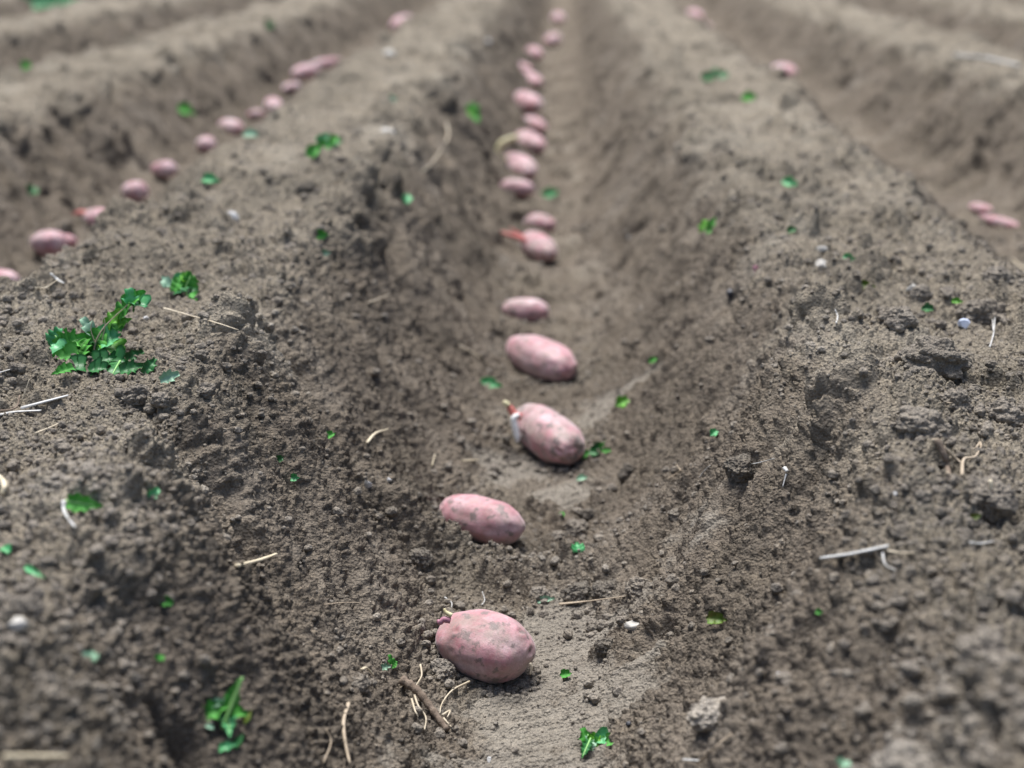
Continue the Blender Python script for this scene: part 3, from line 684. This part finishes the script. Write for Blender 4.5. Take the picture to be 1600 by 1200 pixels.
# ------------------------------------------------------------------ straws, roots, twigs
def strand(pix, rad, m, label, name='straw', cat='straw', up=.003, taper=.5, flat=.7, group=None, lifts=None, wob=.0, own=True):
    P = []
    for k, (x, y) in enumerate(pix):
        p, n = hit(x, y); l = lifts[k] if lifts else 0; P.append(p + n * up + Vector((0, 0, l)))
    # keep neighbouring points at similar depth: no jumps behind a clod
    over = max(drop(q.x, q.y)[0].z - q.z for q in smooth_path(P, 4)); over = min(max(over + rad * .4, 0), .012)
    P = [q + Vector((0, 0, over)) for q in P]
    base = P[0].copy(); P = smooth_path(P, 6); P = [q - base for q in P]
    for q in P: q += Vector((rnd.uniform(-wob, wob), rnd.uniform(-wob, wob), rnd.uniform(-wob, wob)))
    R_ = [rad * .78 * (1 - (1 - taper) * k / len(P)) * rnd.uniform(.9, 1.1) for k in range(len(P))]
    o = obj(name, tube(name, P, R_, 8, flat), m, None, base)
    if own: tag(o, label, cat, group)
    return o
GS = 'dry straws and stalks lying on the soil'
strand([(258, 500), (300, 508), (340, 518), (372, 531)], .0016, M_STRAW, 'long thin straw lying just right of the big green clump', group=GS, up=.006)
strand([(370, 886), (400, 877), (432, 868)], .0030, M_TAN, 'short thick bright straw on the lower left slope', group=GS, up=.005, taper=.7)
strand([(570, 697), (585, 683), (605, 674)], .0026, M_TAN, 'hooked tan twig piece on the left slope above the second potato', 'twig', 'twig', up=.006)
strand([(34, 643), (98, 623)], .0038, M_WHITE, 'broad bleached straw at the left edge below the big clump', group=GS, up=.007, flat=.5)
strand([(60, 678), (82, 668), (104, 656)], .0014, M_STRAW, 'thin straw just below the broad bleached one', group=GS, up=.004)
strand([(38, 634), (52, 615)], .0012, M_STRAW, 'thin upright straw tip behind the broad bleached one', group=GS, up=.005, lifts=[0, .012])
strand([(0, 652), (14, 644), (30, 632)], .0020, M_BARK, 'dark brown stalk at the left edge crossing the bleached straw', 'stalk', 'stalk', up=.010)
strand([(0, 587), (18, 578)], .0018, M_WHITE, 'white straw end at the left edge above the broad one', group=GS, up=.004)
strand([(1284, 874), (1330, 866), (1386, 858)], .0027, M_WHITE, 'longest bleached straw near the crest of the right ridge', group=GS, up=.005, taper=1.1, flat=.5)
strand([(1384, 858), (1400, 866), (1432, 870)], .0014, M_STRAW, 'thin curved straw continuing from the longest bleached one', group=GS, up=.003)
strand([(1380, 862), (1386, 882), (1398, 892)], .0011, M_WHITE, 'thin pale fibre hanging below the longest bleached straw', group=GS, up=.003)
strand([(1512, 854), (1535, 855), (1556, 853)], .0020, M_WHITE, 'short pale straw at the right, right of the longest bleached one', group=GS, up=.004)
strand([(1097, 747), (1102, 737), (1112, 729)], .0013, M_WHITE, 'tiny curved white fibre on the right slope', group=GS, up=.004)
strand([(1156, 727), (1182, 725), (1211, 721)], .0014, M_WHITE, 'thin pale straw level on the right slope', group=GS, up=.005)
strand([(1233, 734), (1231, 744)], .0030, M_WHITE, 'white husk with a narrow tail on the right slope', 'husk', 'husk', up=.005, taper=.7)
strand([(1229, 746), (1225, 764)], .0011, M_WHITE, 'fine white thread below the white husk', 'fibre', 'fibre', up=.003)
strand([(1044, 750), (1060, 742), (1066, 736), (1058, 730)], .0011, M_ROOT, 'fine hooked rootlet at the foot of the right slope', 'rootlet', 'root', up=.004)
strand([(1534, 776), (1545, 792), (1566, 811)], .0036, M_TAN, 'yellow flat straw blade among clods at the right', group=GS, up=.006, taper=.8, flat=.4, lifts=[.012, .006, 0])
strand([(1546, 545), (1553, 520), (1556, 492)], .0013, M_WHITE, 'upright white stubble stem, forked, near the right edge', group=GS, up=.002, lifts=[0, .0, .0])
strand([(1552, 520), (1549, 500), (1546, 488)], .0010, M_WHITE, 'left prong beside the upright white stubble stem', group=GS, up=.002)
strand([(1308, 508), (1307, 498), (1304, 486)], .0015, M_WHITE, 'tiny upright white straw stub on the right crest', group=GS, up=.002)
strand([(1582, 408), (1600, 424)], .0022, M_TAN, 'pale straw cut by the right edge', group=GS, up=.005)
strand([(-8, 1180), (112, 1180)], .0030, M_TAN, 'blurred thick straw in the bottom left corner', group=GS, up=.012, taper=1)
strand([(505, 966), (535, 961), (565, 962)], .0011, M_ROOT, 'fine pale rootlet on the crumbs left of the nearest potato', 'rootlet', 'root', up=.003)
strand([(715, 540), (738, 552), (762, 572)], .0020, M_STRAW, 'blurred straw left of the fourth potato', group=GS, up=.005)
strand([(575, 475), (608, 463)], .0016, M_STRAW, 'short blurred straw on the left slope level with the fifth potato', group=GS, up=.004)
strand([(672, 730), (678, 714)], .0014, M_TAN, 'small upright chaff piece on the left slope above the second potato', group=GS, up=.004)
strand([(722, 723), (744, 720)], .0022, M_TAN, 'short tan chaff piece left of the third potato', group=GS, up=.004)
strand([(696, 205), (700, 225), (688, 250), (665, 268), (650, 280)], .0030, M_STRAW, 'long blurred curved stalk on the far left slope', 'stalk', 'stalk', up=.010)
strand([(1490, 92), (1540, 96), (1592, 108)], .0090, M_WHITE, 'blurred broad white stalk on the second right ridge', 'stalk', 'stalk', up=.012, taper=.9)
strand([(82, 430), (92, 440), (102, 450)], .0030, M_WHITE, 'pale husk leaning on the left ridge above the big clump', 'husk', 'husk', up=.006, taper=.5, flat=.5)
strand([(54, 460), (75, 459), (92, 450)], .0018, M_STRAW, 'thin straw curving under the pale husk on the left ridge', group=GS, up=.004)
strand([(0, 748), (8, 758), (15, 772)], .0032, M_TAN, 'pale straw end cut by the left edge beside the bent leaf', group=GS, up=.006, taper=.8)
strand([(107, 797), (111, 812), (118, 830)], .0024, M_WHITE, 'white flower husk right under the bent green leaf', 'husk', 'husk', up=.007, taper=.35, flat=.5)
strand([(1072, 1188), (1096, 1189)], .0016, M_WHITE, 'small pale chip of straw at the bottom edge right of the frilly sprig', group=GS, up=.004)
strand([(1092, 1200), (1120, 1175), (1148, 1148)], .0014, M_ROOT, 'blurred thin root at the bottom right of the floor', 'rootlet', 'root', up=.004)
strand([(1280, 832), (1300, 838)], .0010, M_ROOT, 'short fine fibre left of the longest bleached straw tip', 'fibre', 'fibre', up=.003)
strand([(560, 1047), (568, 1050), (578, 1055)], .0022, M_TAN, 'orange tan chip left of the tiny seedling', 'chip', 'wood chip', up=.005)
strand([(875, 948), (920, 948), (978, 938)], .0024, M_ROOT, 'flat woody sliver lying across the floor behind the nearest potato', 'wood_sliver', 'wood sliver', up=.006, flat=.5)
strand([(753, 948), (757, 938), (754, 926)], .0010, M_WHITE, 'thin white thread standing behind the nearest potato', 'fibre', 'fibre', up=.002)
strand([(696, 938), (702, 944), (704, 950)], .0012, M_WHITE, 'small white forked fibre behind the upper left of the nearest potato', 'fibre', 'fibre', up=.004)
strand([(540, 1100), (537, 1130), (540, 1165), (545, 1200)], .0022, M_ROOT, 'upright pale root in the blurred soil at the bottom', 'root', 'root', up=.004)
strand([(500, 1190), (515, 1165), (508, 1140)], .0008, M_ROOT, 'faint rootlet left of the upright pale root', 'rootlet', 'root', up=.003)
strand([(1475, 632), (1500, 636), (1512, 655)], .0010, M_ROOT, 'fine curling rootlet high on the right ridge', 'rootlet', 'root', up=.003)
strand([(0, 655), (30, 650), (62, 648)], .0040, M_WHITE, 'bluish white torn husk beside the broad bleached straw at the left edge', 'husk', 'husk', up=.006, taper=.5, flat=.35)
# the muddy root stub with its rootlets
pr_, nr_ = hit(655, 1105)
P = [hit(618, 1072)[0] + nr_ * .008, hit(640, 1092)[0] + nr_ * .010, hit(665, 1118)[0] + nr_ * .008, hit(694, 1146)[0] + nr_ * .004]
P2 = [q - pr_ for q in smooth_path(P, 8)]; Rr = [.0044 * (1 - .4 * k / len(P2)) * (1 + .18 * math.sin(k * 1.9)) for k in range(len(P2))]
mr = obj('muddy_root', tube('muddy_root', P2, Rr, 14), M_BARK, None, pr_); tag(mr, 'thick muddy root stub with pale hair roots below left of the nearest potato', 'root')
for pix in ([(650, 1046), (652, 1062), (646, 1074), (640, 1082)], [(640, 1092), (646, 1110), (658, 1128), (656, 1148)], [(636, 1100), (641, 1118), (646, 1128)], [(727, 1072), (700, 1086), (684, 1106), (680, 1122)], [(684, 1125), (696, 1118), (692, 1128)], [(686, 1130), (698, 1144)]):
    Q = [hit(x, y)[0] + nr_ * .006 - pr_ for x, y in pix]; Q = smooth_path(Q, 6)
    obj('rootlet', tube('rootlet', Q, list(np.linspace(.0011, .0005, len(Q))), 6), M_STRAW, mr)
pr_, nr_ = hit(1490, 720)
me = None
Q = [hit(x, y)[0] + nr_ * .008 - pr_ for x, y in [(1462, 690), (1472, 712), (1478, 735), (1482, 752)]]
dr = obj('dry_root', tube('dry_root', smooth_path(Q, 6), list(np.linspace(.0030, .0018, 19)), 8), M_BARK, None, pr_); tag(dr, 'tangled dry root standing in the dark gap of the right ridge', 'root')
for pix in ([(1500, 745), (1503, 720), (1520, 716), (1530, 700)], [(1470, 700), (1490, 718), (1500, 726)], [(1530, 700), (1528, 694), (1522, 702)], [(1476, 740), (1486, 752)], [(1456, 690), (1464, 688)]):
    Q = [hit(x, y)[0] + nr_ * .008 - pr_ for x, y in pix]; Q = smooth_path(Q, 6)
    obj('rootlet', tube('rootlet', Q, list(np.linspace(.0016, .0008, len(Q))), 6), M_ROOT, dr)

# ------------------------------------------------------------------ stones and named clods
def lump(px, py, w_, h_, m, label, name, cat, seed, sink=.35, amp=.2, fine=.05, crumb=0, flat=0, sub=4, group=None):
    p, n = hit(px, py + h_ * .3); s = pxm(p); rx = w_ / 2 / s; rz0 = h_ / 2 / s; rz = max(rz0, rx * .8)
    me = lump_mesh(name, rx, (rx + rz) / 2, rz, seed, amp, fine, sub, crumb, flat)
    o = obj(name, me, m, None, p + Vector((0, 0, rz0 * 2 * (1 - sink) - rz))); o.rotation_euler = (0, 0, rnd.uniform(-.6, .6)); tag(o, label, cat, group); return o
for k, (px, py, a, b, m, lb) in enumerate([
 (26, 974, 32, 22, M_STONE, 'pale angular pebble at the left edge low on the slope'),
 (364, 338, 26, 17, M_CHALK, 'blurred white pebble on the left ridge'),
 (988, 976, 26, 18, M_STONE, 'small pale chalky pebble beyond the woody sliver on the furrow floor'),
 (1506, 507, 22, 16, M_BLUE, 'bluish white pebble under a clod on the right ridge'),
 (1285, 412, 26, 14, M_STONE, 'flat cream pebble on the right crest'),
 (1284, 388, 18, 10, M_STONE, 'smaller cream pebble just above the flat cream one on the right crest'),
 (575, 757, 12, 16, M_CHALK, 'small white pebble on the left slope, left of a smaller white speck'),
 (608, 750, 9, 9, M_CHALK, 'white speck of stone right of the small white pebble'),
 (228, 498, 10, 8, M_CHALK, 'tiny white stone between the big clump and the long straw'),
 (1142, 459, 13, 16, M_DSTONE, 'small black stone in a hole on the right slope'),
 (1181, 420, 14, 9, M_SPT, 'tiny violet pebble on the upper right slope'),
 (984, 371, 10, 6, M_CHALK, 'glinting white chip beside the dark hollow right of the sixth potato'),
 (834, 1043, 11, 9, M_CHALK, 'white flake of stone touching the right end of the nearest potato'),
 (983, 1131, 12, 8, M_DSTONE, 'small black stone on the bottom crumbs'),
 (765, 1186, 12, 6, M_CHALK, 'white chip on the crust at the bottom edge'),
 (1398, 772, 8, 8, M_CHALK, 'white speck on the right crest'),
 (762, 64, 12, 5, M_CHALK, 'blurred white glint on the far left slope'),
 (609, 84, 20, 14, M_STONE, 'blurred pale stone far up the left ridge'),
 (605, 204, 24, 9, M_STONE, 'blurred cream stone far up the left ridge beside the slope'),
 (1215, 1055, 10, 10, M_CHALK, 'pale fleck of stone low on the right slope'),
 (100, 790, 8, 8, M_STONE, 'tiny pale grit grain beside the bent leaf'),
 (1425, 450, 22, 13, M_STONE, 'pale pebble behind the clods on the right ridge')]):
    lump(px, py, a, b, m, lb, 'stone', 'stone', 300 + k * 7, .15, .15, .03, 0, 5, 3, 'small stones on the soil')
for k, (px, py, a, b, m, lb) in enumerate([
 (214, 612, 46, 40, M_CLOD, 'round grey brown clod on the left ridge below the big clump'),
 (254, 620, 32, 26, M_CLOD, 'smaller clod touching the round one below the big clump'),
 (156, 645, 34, 20, M_CLOD, 'low smooth clod left of the round pair on the left ridge'),
 (320, 606, 32, 24, M_CLOD, 'small clod on the left crest right of the round pair'),
 (1462, 548, 96, 66, M_CLOD, 'big domed crumbly clod on the right ridge'),
 (1402, 492, 60, 40, M_CLOD, 'dark faced clod behind the domed one on the right ridge'),
 (1535, 478, 80, 40, M_CLOD, 'wide overhanging clod near the right edge'),
 (1438, 655, 84, 60, M_CLOD, 'crumbly clod forming the top of the right crest'),
 (1540, 765, 92, 56, M_CLOD, 'large clod above the yellow straw blade'),
 (1490, 620, 56, 38, M_CLOD, 'lumpy clod behind the crest of the right ridge'),
 (1570, 640, 66, 44, M_CLOD, 'clod cut into two lobes near the right edge'),
 (1480, 455, 34, 20, M_CLOD, 'rounded small clod behind the wide overhanging one'),
 (1438, 452, 36, 22, M_CLOD, 'small clod left of the rounded one on the right ridge'),
 (1560, 425, 50, 30, M_CLOD, 'pale clod at the right edge in mid distance'),
 (980, 735, 26, 40, M_DAMP, 'upright dark damp clod at the foot of the right slope'),
 (1160, 718, 54, 26, M_DAMP, 'dark overhanging clod on the right slope behind a pale straw'),
 (656, 866, 44, 34, M_CLOD, 'ring edged round clod below left of the second potato'),
 (690, 1042, 48, 38, M_CLOD, 'round clod against the left side of the nearest potato'),
 (945, 1005, 34, 30, M_DAMP, 'dark clod on the crust right of the nearest potato'),
 (1000, 915, 46, 36, M_CLOD, 'tallest clod at the right end of the clod ledge'),
 (903, 922, 46, 34, M_DAMP, 'dark clod in the middle of the clod ledge, left of a similar one'),
 (950, 917, 50, 34, M_DAMP, 'dark clod touching the tallest clod of the ledge'),
 (842, 924, 34, 24, M_CLOD, 'rounded clod at the left end of the clod ledge'),
 (560, 1060, 40, 22, M_CLOD, 'low dark clod left of the muddy root'),
 (482, 292, 34, 28, M_DAMP, 'blurred dark clod on the left ridge'),
 (40, 945, 60, 50, M_CLOD, 'blurred lumpy clod at the left edge above the pale pebble'),
 (1115, 1105, 70, 46, M_STONE, 'blurred whitish lump of dried soil on the lower right'),
 (900, 820, 44, 24, M_CLOD, 'smooth brown clod in the crumbs right of the second potato'),
 (920, 800, 30, 18, M_DAMP, 'dark pointed clod behind the smooth brown one'),
 (870, 835, 34, 20, M_CLOD, 'tan clod nearest the right end of the second potato'),
 (1540, 1010, 90, 56, M_CLOD, 'blurred large clod low at the right edge'),
 (1420, 1180, 110, 60, M_CLOD, 'blurred large clod at the bottom right edge'),
 (1060, 800, 30, 20, M_CLOD, 'small clod on the lower right slope')]):
    lump(px, py, a, b, M_PALE if 'whitish' in lb else m, lb, 'clod', 'clod', 500 + k * 7, .40, .22, .07, .10 if a > 40 else .06, 0, 5 if a > 40 else 4, 'clods of soil')

# ------------------------------------------------------------------ loose crumbs: uncountable, one object
rs_ = np.random.RandomState(3); VV = []; FF = []; off = 0
tmpl = []
for sub, cnt in ((2, 10), (1, 10)):
    L_ = []
    for k in range(cnt):
        v, f = ICO[sub]; q = v * (1 + .28 * n3(v * 1.4, 900 + k) + .12 * n3(v * 3.2, 930 + k))[:, None] * np.array([1, rs_.uniform(.7, 1), rs_.uniform(.6, .9)]); L_.append((q, f))
    tmpl.append(L_)
def add_crumb(x, y, r, big):
    global off
    p, n, _, _ = BV.ray_cast(Vector((x, y, 1.0)), Vector((0, 0, -1)))
    if p is None: return
    v, f = tmpl[0 if big else 1][rs_.randint(10)]
    a = rs_.uniform(0, 6.28); ca, sa = math.cos(a), math.sin(a)
    q = v * r; q = np.stack([q[:, 0] * ca - q[:, 1] * sa, q[:, 0] * sa + q[:, 1] * ca, q[:, 2]], -1) + np.array(p + n * r * rs_.uniform(.05, .55))
    VV.append(q); FF.append(f + off); off += len(v)
N = 0
while N < 30000:
    D_ = .75 * (3.6 / .75) ** (rs_.rand() ** 1.15); x = D_ * rs_.uniform(-.46, .46); y = D_
    _, a = prof(x, y); a = float(a)
    dens = .35 + .65 * max(0, min(1, (a - .26) / .07)) if a > .13 else (.75 if .05 < a < .13 else .28)
    if abs(x) < .13 and math.dist((x, y), CRUST[0]) < .17: dens *= .25
    if abs(x) < .3 and abs(y - LEDGE[1]) < .10: dens = 1
    cl = float(perlin(np.array([x * 7.0]), np.array([y * 7.0]), 400)[0]); dens *= .45 + 1.1 * max(0, min(1, cl + .4))
    if .10 < a < .26: dens *= .35
    if rs_.rand() > dens: continue
    r = .0011 / (1 - rs_.rand() * .97) ** .55
    r = min(r, .0068) * (1 + .15 * max(0, D_ - 1.5))
    add_crumb(x, y, r, r > .0032); N += 1
for o in PO[:5]:                               # crumbs pushed up against the tubers
    for _ in range(150):
        a_ = rs_.uniform(0, 6.28); h_ = o['half']; k_ = rs_.uniform(.85, 1.25); ex, ey = math.cos(a_) * h_ * k_, math.sin(a_) * h_ * .68 * k_
        z_ = o.rotation_euler[2]; r = rs_.uniform(.0012, .0045); add_crumb(o.location.x + ex * math.cos(z_) - ey * math.sin(z_), o.location.y + ex * math.sin(z_) + ey * math.cos(z_), r, r > .003)
cr_me = raw_mesh('soil_crumbs', np.vstack(VV), np.vstack(FF))
co_ = obj('soil_crumbs', cr_me, M_CRUMB); co_['kind'] = 'stuff'; co_['label'] = 'loose crumbs of soil strewn over ridges and furrows'
print('crumb verts', off)
